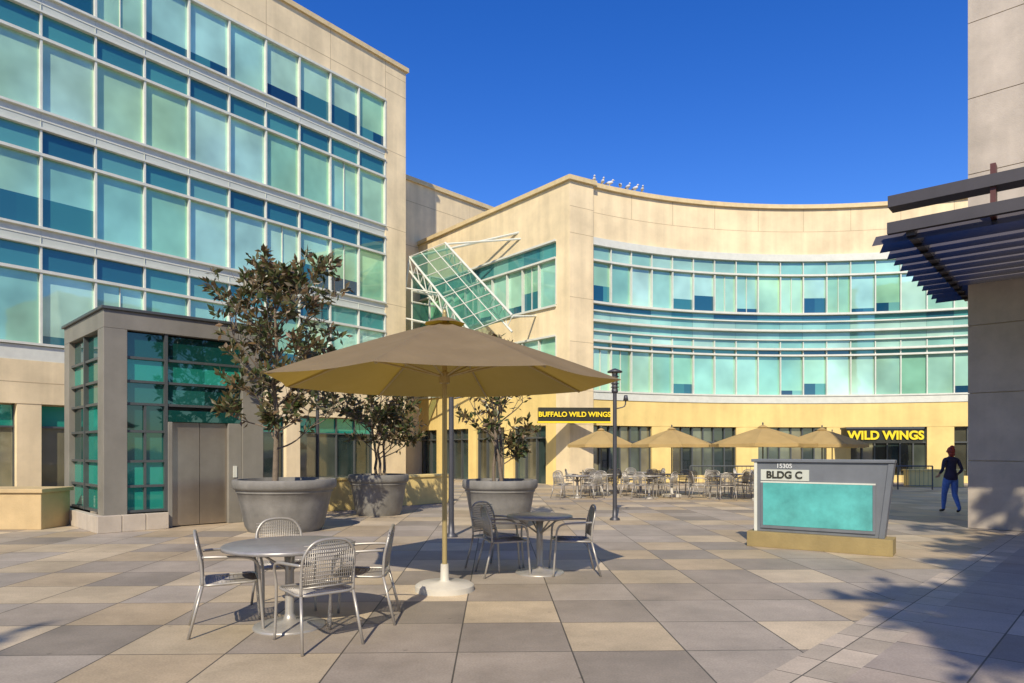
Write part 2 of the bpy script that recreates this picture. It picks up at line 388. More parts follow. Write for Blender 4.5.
# ------------------------------------------------------------------ left office building
rng=random.Random(5)
lb=empty('office_building')
fr=((-5.6,36.0),(-0.626,-0.78),(0.78,-0.626))
wall=MB(); gl=MB(); fm=MB()
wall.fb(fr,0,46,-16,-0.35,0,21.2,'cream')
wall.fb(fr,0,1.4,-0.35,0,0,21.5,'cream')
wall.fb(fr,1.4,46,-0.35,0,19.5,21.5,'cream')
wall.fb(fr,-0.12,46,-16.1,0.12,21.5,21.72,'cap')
for z in (20.1,): wall.fb(fr,0,46,-0.001,0.004,z,z+0.025,'joint')
for k in range(16): wall.fb(fr,1.4+k*3.36-0.012,1.4+k*3.36+0.012,-0.001,0.003,19.6,21.5,'joint')
for k in range(5): wall.fb(fr,0,1.398,-0.001,0.003,1.2+3.95*(k+1),1.225+3.95*(k+1),'joint')
edges=[1.4+1.68*i for i in range(27)]
E=edges[-1]
for k in range(4):
    z0=5.2+3.95*k
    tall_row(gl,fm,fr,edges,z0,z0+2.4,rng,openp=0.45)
    fm.fb(fr,1.4,E,-0.14,0.10,z0-0.08,z0-0.001,'metal_l')
    fm.fb(fr,1.4,E,-0.14,0.06,z0+2.4,z0+2.5,'metal_l')
    if k<3:
        for a,b in zip(edges[:-1],edges[1:]): gl.fq(fr,a,b,-0.10,z0+2.5,z0+3.30,'glass_st')
        for e in edges: fm.fb(fr,e-0.03,e+0.03,-0.12,0.02,z0+2.502,z0+3.30,'metal_l')
        fm.fb(fr,1.4,E,-0.14,0.07,z0+3.30,z0+3.37,'metal_l')
        wall.fb(fr,1.4,E,-0.35,-0.04,z0+3.37,z0+3.62,'spandrel')
        wall.fb(fr,1.4,E,-0.35,-0.02,z0+3.62,z0+3.87,'metal_l')
        for e in edges[1:-1]: fm.fb(fr,e-0.008,e+0.008,-0.1,-0.015,z0+3.38,z0+3.86,'spandrel')
for k in range(4):
    z0=5.2+3.95*k; wall.fb(fr,1.4,E,-0.35,-0.15,z0,z0+3.2,'metal_d')
wall.fb(fr,1.4,46,-0.35,0.02,4.6,5.1,'metal_l')
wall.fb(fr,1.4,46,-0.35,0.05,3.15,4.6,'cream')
wall.fb(fr,1.4,46,-0.001,0.054,3.85,3.875,'joint')
t=1.4; k=0
while t<44:
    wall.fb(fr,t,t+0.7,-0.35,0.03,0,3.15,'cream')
    a,b=t+0.7,min(t+5.04,46)
    nn=4
    for i in range(nn):
        u0=a+(b-a)*i/nn; u1=a+(b-a)*(i+1)/nn
        gl.fq(fr,u0,u1,-0.28,0.12,2.35,'glass_shop'); gl.fq(fr,u0,u1,-0.28,2.4,3.1,'glass_teal')
    for i in range(nn+1): u=a+(b-a)*i/nn; fm.fb(fr,u-0.035,u+0.035,-0.30,-0.2,0,3.15,'metal_d')
    fm.fb(fr,a,b,-0.30,-0.19,2.35,2.41,'metal_d'); fm.fb(fr,a,b,-0.30,-0.19,0,0.12,'metal_d')
    t+=5.04
wall.build('walls',lb); gl.build('window_glass',lb); fm.build('window_frames',lb)

# ------------------------------------------------------------------ unseen office block, added behind the camera for the glass to reflect
ob=empty('office_building'); wall=MB(); gl=MB()
of=((30.0,-48.0),(-1.0,0.0),(0.0,1.0))
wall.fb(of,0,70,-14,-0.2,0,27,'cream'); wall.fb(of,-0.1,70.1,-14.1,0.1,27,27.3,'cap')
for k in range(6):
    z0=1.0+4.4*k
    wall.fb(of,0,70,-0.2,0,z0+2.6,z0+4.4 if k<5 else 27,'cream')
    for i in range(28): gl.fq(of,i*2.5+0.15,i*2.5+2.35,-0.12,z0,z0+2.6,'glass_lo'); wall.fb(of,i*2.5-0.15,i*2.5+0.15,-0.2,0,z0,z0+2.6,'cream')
wall.build('walls',ob); gl.build('window_glass',ob)

# ------------------------------------------------------------------ curved building
cb=empty('curved_office_building')
C=(14.3,13.56); R=20.9; A0=math.radians(-30.6); A1=math.radians(36)
wall=MB(); gl=MB(); fm=MB()
def arcp(rad,a): return (C[0]+rad*math.sin(a),C[1]+rad*math.cos(a))
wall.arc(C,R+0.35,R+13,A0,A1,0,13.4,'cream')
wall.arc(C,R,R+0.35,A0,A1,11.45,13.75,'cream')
wall.arc(C,R-0.14,R+0.5,A0,A1,13.75,13.95,'cap')
wall.arc(C,R-0.004,R+0.1,A0,A1,12.6,12.62,'joint')
wall.arc(C,R-0.06,R+0.35,A0,A1,3.95,4.3,'metal_l')
wall.arc(C,R-0.02,R+0.35,A0,A1,2.75,3.95,'cream_y')
wall.arc(C,R+0.24,R+0.35,A0,A1,4.3,11.45,'metal_d')
for z,h,p in ((4.3,0.08,0.10),(6.32,0.09,0.08),(6.62,0.10,0.16),(7.12,0.06,0.05),(7.55,0.10,0.16),(8.05,0.06,0.05),(8.40,0.10,0.12),(10.36,0.09,0.08),(11.1,0.34,0.10)):
    fm.arc(C,R-p,R+0.2,A0,A1,z,z+h,'metal_l')
npan=21; da=(A1-A0)/npan
for i in range(npan):
    a=A0+da*i; p0=arcp(R,a); p1=arcp(R,a+da)
    U=Vector((p1[0]-p0[0],p1[1]-p0[1])); Ln=U.length; U/=Ln; Nn=(U.y,-U.x)
    f2=(p0,tuple(U),Nn)
    for (za,zb) in ((4.38,6.32),(8.5,10.36)):
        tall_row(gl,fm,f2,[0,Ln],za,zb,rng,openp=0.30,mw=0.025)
    for (za,zb,mm) in ((6.41,6.62,'glass_st'),(6.72,7.12,'glass_md'),(7.18,7.55,'glass_md'),(7.65,8.05,'glass_md'),(8.11,8.4,'glass_st'),(10.45,11.1,'glass_md')):
        gl.fq(f2,0.002,Ln-0.002,-0.10,za,zb,mm)
    if i%2==0:
        wall.fb(f2,-0.012,0.012,-0.1,0.004,12.62,13.75,'joint')
    for z in (6.4,10.45): fm.fb(f2,-0.02,0.02,-0.12,0.01,z,z+0.65,'metal_l')
    if i%4==3: wall.fb(f2,0,Ln,-0.35,0.0,0,2.75,'cream_y')
    else:
        gl.fq(f2,0,Ln/2,-0.22,0.35,2.7,'glass_shop'); gl.fq(f2,Ln/2,Ln,-0.22,0.35,2.7,'glass_shop')
        for u in (0,Ln/2,Ln): fm.fb(f2,u-0.03,u+0.03,-0.25,-0.12,0.3,2.75,'metal_d')
        fm.fb(f2,0,Ln,-0.25,-0.1,1.95,2.02,'metal_d')
        wall.fb(f2,0,Ln,-0.35,0.0,0,0.35,'cream_y')
pf=((2.6,30.7),(0.854,0.52),(0.52,-0.854))
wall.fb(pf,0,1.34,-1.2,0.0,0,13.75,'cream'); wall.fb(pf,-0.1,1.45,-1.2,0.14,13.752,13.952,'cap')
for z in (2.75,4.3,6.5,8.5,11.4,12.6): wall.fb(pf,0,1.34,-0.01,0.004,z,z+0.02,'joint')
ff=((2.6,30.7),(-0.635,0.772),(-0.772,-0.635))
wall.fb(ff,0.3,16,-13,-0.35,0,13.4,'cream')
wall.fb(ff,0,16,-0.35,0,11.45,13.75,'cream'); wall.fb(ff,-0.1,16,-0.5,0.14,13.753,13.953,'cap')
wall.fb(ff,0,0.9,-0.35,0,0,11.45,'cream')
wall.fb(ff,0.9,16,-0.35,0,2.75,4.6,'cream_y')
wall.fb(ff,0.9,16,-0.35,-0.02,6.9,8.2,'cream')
wall.fb(ff,0.9,16,-0.34,-0.25,4.6,11.45,'metal_d')
ed=[0.9+1.2*i for i in range(11)]
for (za,zb) in ((4.68,6.82),(8.3,10.4)): tall_row(gl,fm,ff,ed,za,zb,rng,openp=0.5,mw=0.03)
for a,b in zip(ed[:-1],ed[1:]): gl.fq(ff,a,b,-0.1,10.5,11.2,'glass_st')
for z in (4.6,6.82,8.2,10.4,11.2): fm.fb(ff,0.9,13,-0.2,0.09,z,z+0.09,'metal_l')
wall.fb(ff,0.9,13,-0.35,0.0,11.29,11.45,'cream')
for i in range(4):
    a=0.9+i*3.1; wall.fb(ff,a,a+0.7,-0.35,0,0,2.75,'cream_y')
    for u in (a+0.7,a+1.5,a+2.3): gl.fq(ff,u,u+0.8,-0.25,0,2.7,'glass_shop')
    for u in (a+0.75,a+1.5,a+2.3,a+3.05): fm.fb(ff,u-0.04,u+0.04,-0.27,-0.12,0,2.75,'metal_d')
    fm.fb(ff,a+0.7,a+3.1,-0.27,-0.1,2.15,2.22,'metal_d')
wall.build('walls',cb); gl.build('window_glass',cb); fm.build('window_frames',cb)

# block behind
bb=empty('stair_tower_building')
bf=((-6.1,40.0),(0.68,0.733),(0.733,-0.68)); wall=MB()
wall.fb(bf,-2,11,-10,0,0,17.4,'cream'); wall.fb(bf,-2.1,11.1,-10.1,0.14,17.4,17.65,'cap')
wall.fb(bf,-2,11,-0.01,0.004,16.2,16.23,'joint'); wall.fb(bf,-2,11,-0.01,0.004,13.6,13.63,'joint')
for k in range(4): wall.fb(bf,-1+k*3,-0.98+k*3,-0.01,0.003,0,17.4,'joint')
wall.build('walls',bb)

# slanted glass canopy between buildings
gc=empty('glass_canopy'); g=MB(); f=MB()
c4=[Vector((-5.5,36.6,11.9)),Vector((-3.4,34.8,12.1)),Vector((0.0,31.2,7.7)),Vector((-2.0,32.6,7.2))]
def cq(u,v): return (c4[0]*(1-u)+c4[1]*u)*(1-v)+(c4[3]*(1-u)+c4[2]*u)*v
nu,nv=3,7
for i in range(nu):
    for j in range(nv):
        g.add([cq(i/nu,j/nv),cq((i+1)/nu,j/nv),cq((i+1)/nu,(j+1)/nv),cq(i/nu,(j+1)/nv)],[(0,1,2,3)],'canglass')
up=Vector((0,0,0.06))
for i in range(nu+1): f.tube([cq(i/nu,0)+up,cq(i/nu,1)+up],0.06 if i in (0,nu) else 0.025,'metal_l',6)
for j in range(nv+1): f.tube([cq(0,j/nv)+up,cq(1,j/nv)+up],0.025,'metal_l',6)
for i in range(2):
    a0=cq(i,0)-Vector((0,0,0.7)); b0=cq(i,1)-Vector((0,0,0.7)); f.tube([a0,b0],0.05,'metal_l',6)
    for j in range(8): f.tube([cq(i,j/8),a0.lerp(b0,(j+0.5)/8)],0.025,'metal_l',5); f.tube([a0.lerp(b0,(j+0.5)/8),cq(i,(j+1)/8)],0.025,'metal_l',5)
f.tube([c4[0],(-5.9,36.6,9.0)],0.07,'metal_l',6)
f.tube([c4[0],(0.9,33.2,12.3)],0.06,'metal_l',6)
f.tube([c4[1],(0.9,33.2,11.9)],0.05,'metal_l',6)
f.tube([c4[3],(-5.7,36.2,8.6)],0.05,'metal_l',6)
f.tube([c4[3],(-5.6,36.0,6.4)],0.05,'metal_l',6)
f.tube([c4[2],(1.2,32.6,8.0)],0.06,'metal_l',6)
f.tube([(-5.7,36.2,10.2),cq(0,0.5)],0.04,'metal_l',6)
for zz in (5.4,7.0,8.6,10.2):
    g.add([(-5.4,36.9,zz),(-3.7,38.6,zz),(-3.7,38.6,zz+0.95),(-5.4,36.9,zz+0.95)],[(0,1,2,3)],'canglass')
    f.tube([(-5.4,36.88,zz),(-3.7,38.58,zz)],0.07,'metal_l',6); f.tube([(-5.4,36.88,zz+1.0),(-3.7,38.58,zz+1.0)],0.05,'metal_l',6)
for q_ in (0.0,0.5,1.0): f.tube([(-5.4+1.7*q_,36.87+1.7*q_,4.6),(-5.4+1.7*q_,36.87+1.7*q_,11.3)],0.05,'metal_l',6)
g.build('glass_panels',gc); f.build('steel_frame',gc)

# ------------------------------------------------------------------ right stone building
rb=empty('stone_clad_building'); w=MB()
rf=((9.35,14.0),(0.73,-0.683),(-0.683,-0.73))
rs_=((9.35,14.0),(0.683,0.73),(-0.73,0.683))
RH=12.2
w.fb(rf,0.03,9,-7,-0.03,0,RH,'joint')
z=0
while z<RH:
    z1=min(z+(1.55 if z>4 else 1.38),RH)
    x=0
    while x<9:
        x1=min(x+1.9,9); w.fb(rf,x+(0.008 if x>0 else 0),x1-0.008,-0.035,0,z+0.008,z1-0.008,'stone_l'); x=x1
    y=0.037
    while y<7:
        y1=min(y+1.7,7); w.fb(rs_,y+0.008,y1-0.008,-0.035,0,z+0.008,z1-0.008,'stone_l'); y=y1
    z=z1
w.build('stone_panels',rb)

# louvred canopy
lc=empty('louvred_canopy'); l=MB()
lf=((5.93,11.0),(0.758,-0.652),(-0.652,-0.758))
Zc=5.1
l.fb(lf,0.1,7,-0.10,0.0,Zc-0.04,Zc+0.14,'louver')
l.fb(lf,0.1,7,-0.40,-0.05,Zc+0.40,Zc+0.58,'louver')
l.fb(lf,0.35,0.47,-6.4,-0.102,Zc-0.10,Zc+0.10,'louver')
for u in (2.6,4.8): l.fb(lf,u,u+0.16,-4.2,-0.102,Zc-0.14,Zc+0.12,'louver')
for u in (1.45,): l.fb(lf,u,u+0.07,-0.3,-0.101,Zc-0.05,Zc+0.75,'red')
l.fb(lf,4.0,4.1,-0.3,-0.101,Zc+0.1,Zc+0.40,'louver')
O,U,Nn=lf
for k in range(12):
    n=-0.40-k*0.52
    def p(u,nn,z): return (O[0]+U[0]*u+Nn[0]*nn, O[1]+U[1]*u+Nn[1]*nn, z)
    u0,u1=-0.15,(6.8 if n>-4.3 else 2.4)
    cs=[(n+0.27,Zc-0.16),(n+0.05,Zc-0.04),(n-0.27,Zc+0.10),(n+0.0,Zc+0.06)]
    vs=[p(u0,c[0],c[1]) for c in cs]+[p(u1,c[0],c[1]) for c in cs]
    l.add(vs,[(0,1,2,3),(7,6,5,4),(0,4,5,1),(1,5,6,2),(2,6,7,3),(3,7,4,0)],'louver_l')
l.build('louvres',lc)

# ------------------------------------------------------------------ elevator kiosk
ek=empty('elevator_kiosk'); w=MB(); g=MB(); fm=MB()
kf=((-7.9,13.2),(0.711,0.703),(0.703,-0.711)); Lk=3.2
sf=((-7.9,13.2),(-0.703,0.711),(-0.711,-0.703))
w.fb(kf,0,Lk,-3.2,0.0,3.98,4.34,'kiosk'); w.fb(kf,-0.05,Lk+0.05,-3.25,0.05,4.34,4.40,'metal_d')
w.fb(kf,0,0.42,-0.42,0,0,3.98,'kiosk'); w.fb(kf,2.72,Lk,-0.42,0,0,3.98,'kiosk')
w.fb(kf,0,0.42,-3.2,-2.78,0,3.98,'kiosk'); w.fb(kf,2.72,Lk,-3.2,-2.78,0,3.98,'kiosk')
w.fb(kf,1.18,2.72,-0.3,-0.04,2.18,2.42,'glass_kd')
for (za,zb,mm) in ((0.4,0.85,'glass_teal'),(0.9,1.35,'glass_teal'),(1.4,1.95,'glass_kd'),(2.0,2.5,'glass_kd'),(2.55,2.95,'glass_kd'),(3.0,3.42,'glass_teal'),(3.47,3.95,'glass_kd')):
    g.fq(kf,0.42,1.15,-0.12,za,zb,mm)
    g.fq(sf,0.42,1.6,-0.12,za,zb,'glass_teal' if za<3.3 and za>1 else mm); g.fq(sf,1.65,2.78,-0.12,za,zb,mm)
    if za>2.4: g.fq(kf,1.2,1.95,-0.12,za,zb,mm); g.fq(kf,1.95,2.72,-0.12,za,zb,mm)
    fm.fb(kf,0.42,2.72 if za>2.4 else 1.18,-0.16,-0.05,za-0.05,za,'metal_d')
    fm.fb(sf,0.42,2.78,-0.16,-0.05,za-0.05,za,'metal_d')
fm.fb(kf,0.74,0.78,-0.2,-0.06,0.35,2.5,'metal_d')
fm.fb(kf,1.12,1.18,-0.2,-0.03,0.35,3.98,'metal_d'); fm.fb(sf,1.6,1.66,-0.2,-0.03,0.35,3.98,'metal_d')
g.fq(kf,0.42,2.72,-3.1,0.3,3.98,'glass_lo'); w.fb(kf,0.5,2.7,-2.6,-0.3,0,3.9,'metal_d')
w.fb(kf,2.42,2.72,-0.3,-0.02,0,2.18,'kiosk'); w.fb(kf,1.18,1.27,-0.3,-0.02,0,2.18,'kiosk')
fm.fb(kf,1.275,1.84,-0.2,-0.12,0.02,2.175,'steel'); fm.fb(kf,1.85,2.415,-0.2,-0.12,0.02,2.175,'steel')
fm.fb(kf,2.52,2.6,-0.02,0.0,1.0,1.25,'metal_l')
for i in range(3):
    w.fb(kf,-0.14+0.43*i+0.005,-0.14+0.43*(i+1)-0.005,0.0015,0.14,0,0.33,'stone_l')
for i in range(7):
    w.fb(sf,0.002+0.46*i+0.005,0.002+0.46*(i+1)-0.005,0.0015,0.14,0,0.33,'stone_l')
w.build('frame_walls',ek,bevel=0.01); g.build('glass',ek); fm.build('elevator_doors',ek)

# ------------------------------------------------------------------ low walls
w=MB(); w.box(-15,-9.45,13.7,14.6,0,0.74,'sand'); w.box(-15,-9.40,13.65,14.65,0.74,0.82,'sand'); w.build('low_wall',bevel=0.01)
yw=((-5.2,17.3),(0.68,0.733),(0.733,-0.68))
w=MB(); w.fb(yw,0,4.9,-0.5,0,0,0.80,'cream_y'); w.fb(yw,-0.04,4.94,-0.54,0.04,0.80,0.87,'cream_y'); w.build('low_wall.001',bevel=0.01)
w=MB(); w.box(17.2,19.6,29.6,30.0,0,0.7,'cream_y'); w.box(17.15,19.65,29.55,30.05,0.7,0.76,'cream_y'); w.build('low_wall.002',bevel=0.01)

# ------------------------------------------------------------------ restaurant signs
s1=empty('restaurant_sign'); w=MB()
sfz=((1.15,29.6),(0.998,0.06),(0.06,-0.998))
w.fb(sfz,0,3.15,-0.35,0,2.85,3.45,'black'); w.fb(sfz,-0.03,3.18,-0.38,0.03,2.78,2.85,'yellow'); w.fb(sfz,0.2,0.3,-1.6,-0.35,3.0,3.1,'metal_d'); w.fb(sfz,2.7,2.8,-1.8,-0.35,3.0,3.1,'metal_d')
w.build('sign_box',s1)
text('letters','BUFFALO WILD WINGS',0.30,(2.72,29.66,3.14),0.06,'yellow',s1,0.02,0.008)
s2=empty('restaurant_sign.001'); w=MB()
sa=0.12; uf=((16.0,32.6),(math.cos(-sa),math.sin(-sa)),(math.sin(-sa),-math.cos(-sa)))
w.fb(uf,0,3.4,-0.8,0,1.95,2.6,'black'); w.fb(uf,-0.05,3.45,-0.8,0.05,2.6,2.68,'metal_d'); w.build('sign_box',s2)
text('letters','WILD WINGS',0.56,(17.7,32.34,2.28),-sa,'yellow',s2,0.02,0.02)
s3=empty('shop_sign'); w=MB(); w.fb(bf,1.0,2.2,0.01,0.2,3.5,4.2,'red'); w.build('sign_box',s3); text('letters','CAFE',0.42,(-4.86,41.12,3.86),math.atan2(0.733,0.68),'signtxt',s3,0.02,0.01)

# ------------------------------------------------------------------ monument sign
ms_=empty('building_sign'); w=MB()
u=Vector((1.77,-1.2)); Ls=u.length; u/=Ls
mf=((3.92,11.4),tuple(u),(-abs(u.y),-abs(u.x)))
w.fb(mf,0,Ls,-0.5,0,0,0.25,'sandd')
O,U,Nn=mf
def p(uu,n,z): return (O[0]+U[0]*uu+Nn[0]*n, O[1]+U[1]*uu+Nn[1]*n, z)
w.hexa([p(0.10,-0.12,0.25),p(Ls-0.16,-0.12,0.25),p(Ls-0.16,-0.36,0.25),p(0.10,-0.36,0.25),p(0.12,-0.12,1.40),p(Ls-0.02,-0.12,1.40),p(Ls-0.02,-0.36,1.40),p(0.12,-0.36,1.40)],'signgrey')
w.fb(mf,0.05,Ls+0.02,-0.40,-0.08,1.402,1.45,'signgrey')
w.hexa([p(Ls-0.20,-0.10,0.25),p(Ls-0.12,-0.10,0.25),p(Ls-0.12,-0.38,0.25),p(Ls-0.20,-0.38,0.25),p(Ls-0.07,-0.10,1.40),p(Ls+0.01,-0.10,1.40),p(Ls+0.01,-0.38,1.40),p(Ls-0.07,-0.38,1.40)],'signgrey')
w.fb(mf,0.09,0.14,-0.38,-0.1,0.25,1.40,'metal_l')
w.build('sign_body',ms_,bevel=0.006)
w=MB(); w.fb(mf,0.24,Ls-0.28,-0.12,-0.09,0.36,1.06,'signteal')
w.build('teal_panel',ms_)
w=MB(); w.fb(mf,0.20,Ls-0.24,-0.12,-0.095,0.31,0.358,'signgrey'); w.fb(mf,0.20,Ls-0.24,-0.12,-0.095,1.062,1.085,'metal_l'); w.fb(mf,0.20,0.238,-0.12,-0.095,0.36,1.06,'signgrey'); w.fb(mf,Ls-0.278,Ls-0.24,-0.12,-0.095,0.36,1.06,'signgrey'); w.build('panel_frame',ms_)
w=MB(); w.fb(mf,0.20,0.95,-0.119,-0.108,1.10,1.28,'spandrel'); w.build('nameplate',ms_)
ang=math.atan2(u.y,u.x)
q=p(0.57,-0.10,1.19); text('bldg_letters','BLDG C',0.16,q,ang,'black',ms_,0.006,0.004)
q=p(0.57,-0.11,1.335); text('number_letters','15305',0.10,q,ang,'signtxt',ms_,0.006,0.002)

# ------------------------------------------------------------------ furniture
def chair_mesh():
    c=MB(); r=0.013
    for s in (-1,1):
        c.tube([(s*0.25,0.27,0),(s*0.245,0.24,0.42),(s*0.27,0.22,0.60),(s*0.275,0.14,0.665),(s*0.26,-0.08,0.68),(s*0.225,-0.22,0.68)],r,'silver',8,5)
        c.tube([(s*0.26,-0.33,0),(s*0.225,-0.22,0.44)],r,'silver',8)
    c.tube([(-0.225,-0.22,0.44),(-0.225,-0.23,0.62),(-0.215,-0.26,0.76),(-0.14,-0.28,0.86),(0,-0.285,0.885),(0.14,-0.28,0.86),(0.215,-0.26,0.76),(0.225,-0.23,0.62),(0.225,-0.22,0.44)],r,'silver',8,5)
    ring=[(-0.22,-0.21,0.44),(0,-0.23,0.44),(0.22,-0.21,0.44),(0.235,0,0.445),(0.22,0.21,0.45),(0,0.235,0.445),(-0.22,0.21,0.45),(-0.235,0,0.445)]
    c.tube(ring,0.012,'silver',8,4,True)
    for i in range(25):
        x=-0.215+0.0179*i
        c.tube([(x,-0.215,0.442),(x,0.0,0.432),(x,0.222,0.447)],0.0045,'silver',4)
    for i in range(13):
        y=-0.20+0.0335*i; c.tube([(-0.225,y,0.442),(0,y,0.434),(0.225,y,0.442)],0.004,'silver',4)
    def top(x): return 0.885-0.10*(abs(x)/0.21)**2.6
    for i in range(23):
        x=-0.204+0.01855*i
        c.tube([(x,-0.225-0.0,0.50),(x,-0.25,0.64),(x,-0.272,top(x)-0.02)],0.0042,'silver',4)
    for j in range(12):
        z=0.50+j*0.031; y=-0.225-0.05*(z-0.5)/0.36
        c.tube([(-0.222,y,z),(0,y-0.008,z),(0.222,y,z)],0.004 if z>0.51 else 0.009,'silver',4)
    return c.mesh('chair')
CH=chair_mesh()
def table_mesh(rt):
    t=MB()
    t.lathe([(0,0.715),(rt-0.02,0.715),(rt,0.72),(rt,0.745),(rt-0.01,0.752),(0,0.752)],(0,0,0),'tabletop',40)
    t.lathe([(0.16,0.69),(0.16,0.714)],(0,0,0),'silver',20)
    t.lathe([(0.0,0.715),(0.05,0.71),(0.04,0.5),(0.04,0.12),(0.06,0.06),(0.20,0.035),(0.31,0.022),(0.32,0.01),(0.32,0.0)],(0,0,0),'silver',32)
    for k in range(4):
        a=k*math.pi/2+0.4
        t.tube([(0.03*math.cos(a),0.03*math.sin(a),0.52),(0.3*math.cos(a),0.3*math.sin(a),0.71)],0.012,'silver',6)
    return t.mesh('table')
T1=table_mesh(0.58); T2=table_mesh(0.43)
def place_chair(x,y,face):
    inst('patio_chair',CH,None,(x,y,0),face-math.pi/2)
def chair_at(tx,ty,ang,d,twist=0):
    a=math.radians(ang); x=tx+d*math.cos(a); y=ty+d*math.sin(a)
    place_chair(x,y,a+math.pi+math.radians(twist))
inst('patio_table',T1,None,(-2.02,6.2,0))
chair_at(-2.02,6.2,188,0.52,16); chair_at(-2.02,6.2,-52,0.62,2); chair_at(-2.02,6.2,112,0.76,8); chair_at(-2.02,6.2,24,0.66,-20)
inst('patio_table',T2,None,(0.36,8.9,0))
chair_at(0.36,8.9,190,0.46,5); chair_at(0.36,8.9,-5,0.42,8); chair_at(0.36,8.9,150,0.66,-10)

def umbrella(name,x,y,R,zr,zt,rot,mat,polemat,base=True,sag=0.03,polr=0.028,drop=0.0):
    e=empty(name,(x,y,0),rot); c=MB(); n=8; m=8; k=8
    vs=[];fs=[]
    for j in range(m+1):
        f_=j/m
        for i in range(n*k):
            a=2*math.pi*i/(n*k); loc=(i%k)/k
            seg=2*math.pi/n
            aa=(loc-0.5)*seg; edge=math.cos(seg/2)/math.cos(aa)
            s=math.sin(math.pi*loc)
            r=R*f_*(1+(edge-1)) - R*0.03*s*f_*f_
            z=zt-(zt-zr)*(0.88*f_+0.12*f_*f_) - sag*s*f_*(1.2-f_)*2
            vs.append((r*math.cos(a),r*math.sin(a),z))
    for j in range(m):
        for i in range(n*k):
            i2=(i+1)%(n*k); fs.append((j*n*k+i,j*n*k+i2,(j+1)*n*k+i2,(j+1)*n*k+i))
    if drop:
        o=len(vs)
        for i in range(n*k):
            v=vs[m*n*k+i]; vs.append((v[0]*1.002,v[1]*1.002,v[2]-drop))
        for i in range(n*k):
            i2=(i+1)%(n*k); fs.append((m*n*k+i,m*n*k+i2,o+i2,o+i))
    c.add(vs,fs,mat,True)
    cv=[];cf=[]
    for j,(rr,zz) in enumerate(((0.0,zt+0.06),(R*0.06,zt+0.02),(R*0.12,zt-0.03))):
        for i in range(n): a=2*math.pi*i/n; cv.append((rr*math.cos(a),rr*math.sin(a),zz))
    for j in range(2):
        for i in range(n): cf.append((j*n+i,j*n+(i+1)%n,(j+1)*n+(i+1)%n,(j+1)*n+i))
    c.add(cv,cf,mat,True)
    co_=c.build('canopy',e)
    me=co_.data
    for ed_ in me.edges:
        a_,b_=ed_.vertices
        if a_<(m+1)*n*k and b_<(m+1)*n*k and a_%k==0 and b_%k==0 and (b_-a_)%(n*k)==0: ed_.use_edge_sharp=True
    f=MB()
    zrun=zr+(zt-zr)*0.12
    for i in range(n):
        a=2*math.pi*i/n; ca,sa=math.cos(a),math.sin(a)
        f.tube([(0.04*ca,0.04*sa,zt-0.05),(R*0.5*ca,R*0.5*sa,zt-(zt-zr)*0.47-0.03),(R*0.98*ca,R*0.98*sa,zr-0.005)],0.014,polemat,6)
        f.tube([(0.05*ca,0.05*sa,zrun),(R*0.52*ca,R*0.52*sa,zt-(zt-zr)*0.49-0.03)],0.012,polemat,6)
    f.lathe([(0.028,zrun-0.09),(0.06,zrun-0.08),(0.06,zrun+0.04),(0.028,zrun+0.05)],(0,0,0),polemat,16)
    f.lathe([(0.028,zt-0.12),(0.055,zt-0.10),(0.055,zt-0.02),(0.02,zt)],(0,0,0),polemat,16)
    f.tube([(0,0,0.05),(0,0,zt+0.08)],polr,polemat,14)
    f.lathe([(0.0,0.14),(0.018,0.13),(0.028,0.10),(0.014,0.06)],(0,0,zt),polemat,12)
    f.build('pole_and_ribs',e)
    if base:
        b=MB(); b.lathe([(0.0,0.30),(0.045,0.30),(0.05,0.12),(0.07,0.10),(0.30,0.085),(0.335,0.06),(0.34,0.0)],(0,0,0),'white',40); b.build('base',e)
    return e
umbrella('patio_umbrella',-0.77,7.8,2.0,2.36,3.07,math.radians(-12),'canvas','brass',sag=0.04)
for (x,y,r,rot) in ((3.2,24.5,1.25,0.2),(5.5,23.5,1.4,0.0),(7.9,21.5,1.6,0.3),(10.9,24.0,1.5,0.1),(13.6,29.0,1.3,0.1)):
    umbrella('market_umbrella',x,y,r,1.80,2.34,rot,'canvas2','metal_d',True,0.03,0.022,0.10)

# far dining sets
rr=random.Random(11)
for (tx,ty) in ((2.2,23.0),(3.4,24.3),(4.6,22.9),(5.7,24.4),(6.9,22.6),(7.9,24.6),(3.0,26.0),(9.5,26.3),(5.0,26.5)):
    inst('patio_table',T2,None,(tx,ty,0)); b0=rr.uniform(0,90)
    for k in range(4): chair_at(tx,ty,b0+90*k,rr.uniform(0.6,0.72),rr.uniform(-12,12))
fe=MB()
for i in range(8):
    x=7.2+i*1.4; fe.tube([(x,27.6,0),(x,27.6,0.95)],0.03,'metal_d',6)
fe.tube([(7.2,27.6,0.95),(17.0,27.6,0.95)],0.03,'metal_d',6); fe.tube([(7.2,27.6,0.15),(17.0,27.6,0.15)],0.02,'metal_d',6)
for i in range(56): x=7.2+i*0.175; fe.tube([(x,27.6,0.15),(x,27.6,0.95)],0.008,'metal_d',4)
fe.build('patio_fence')

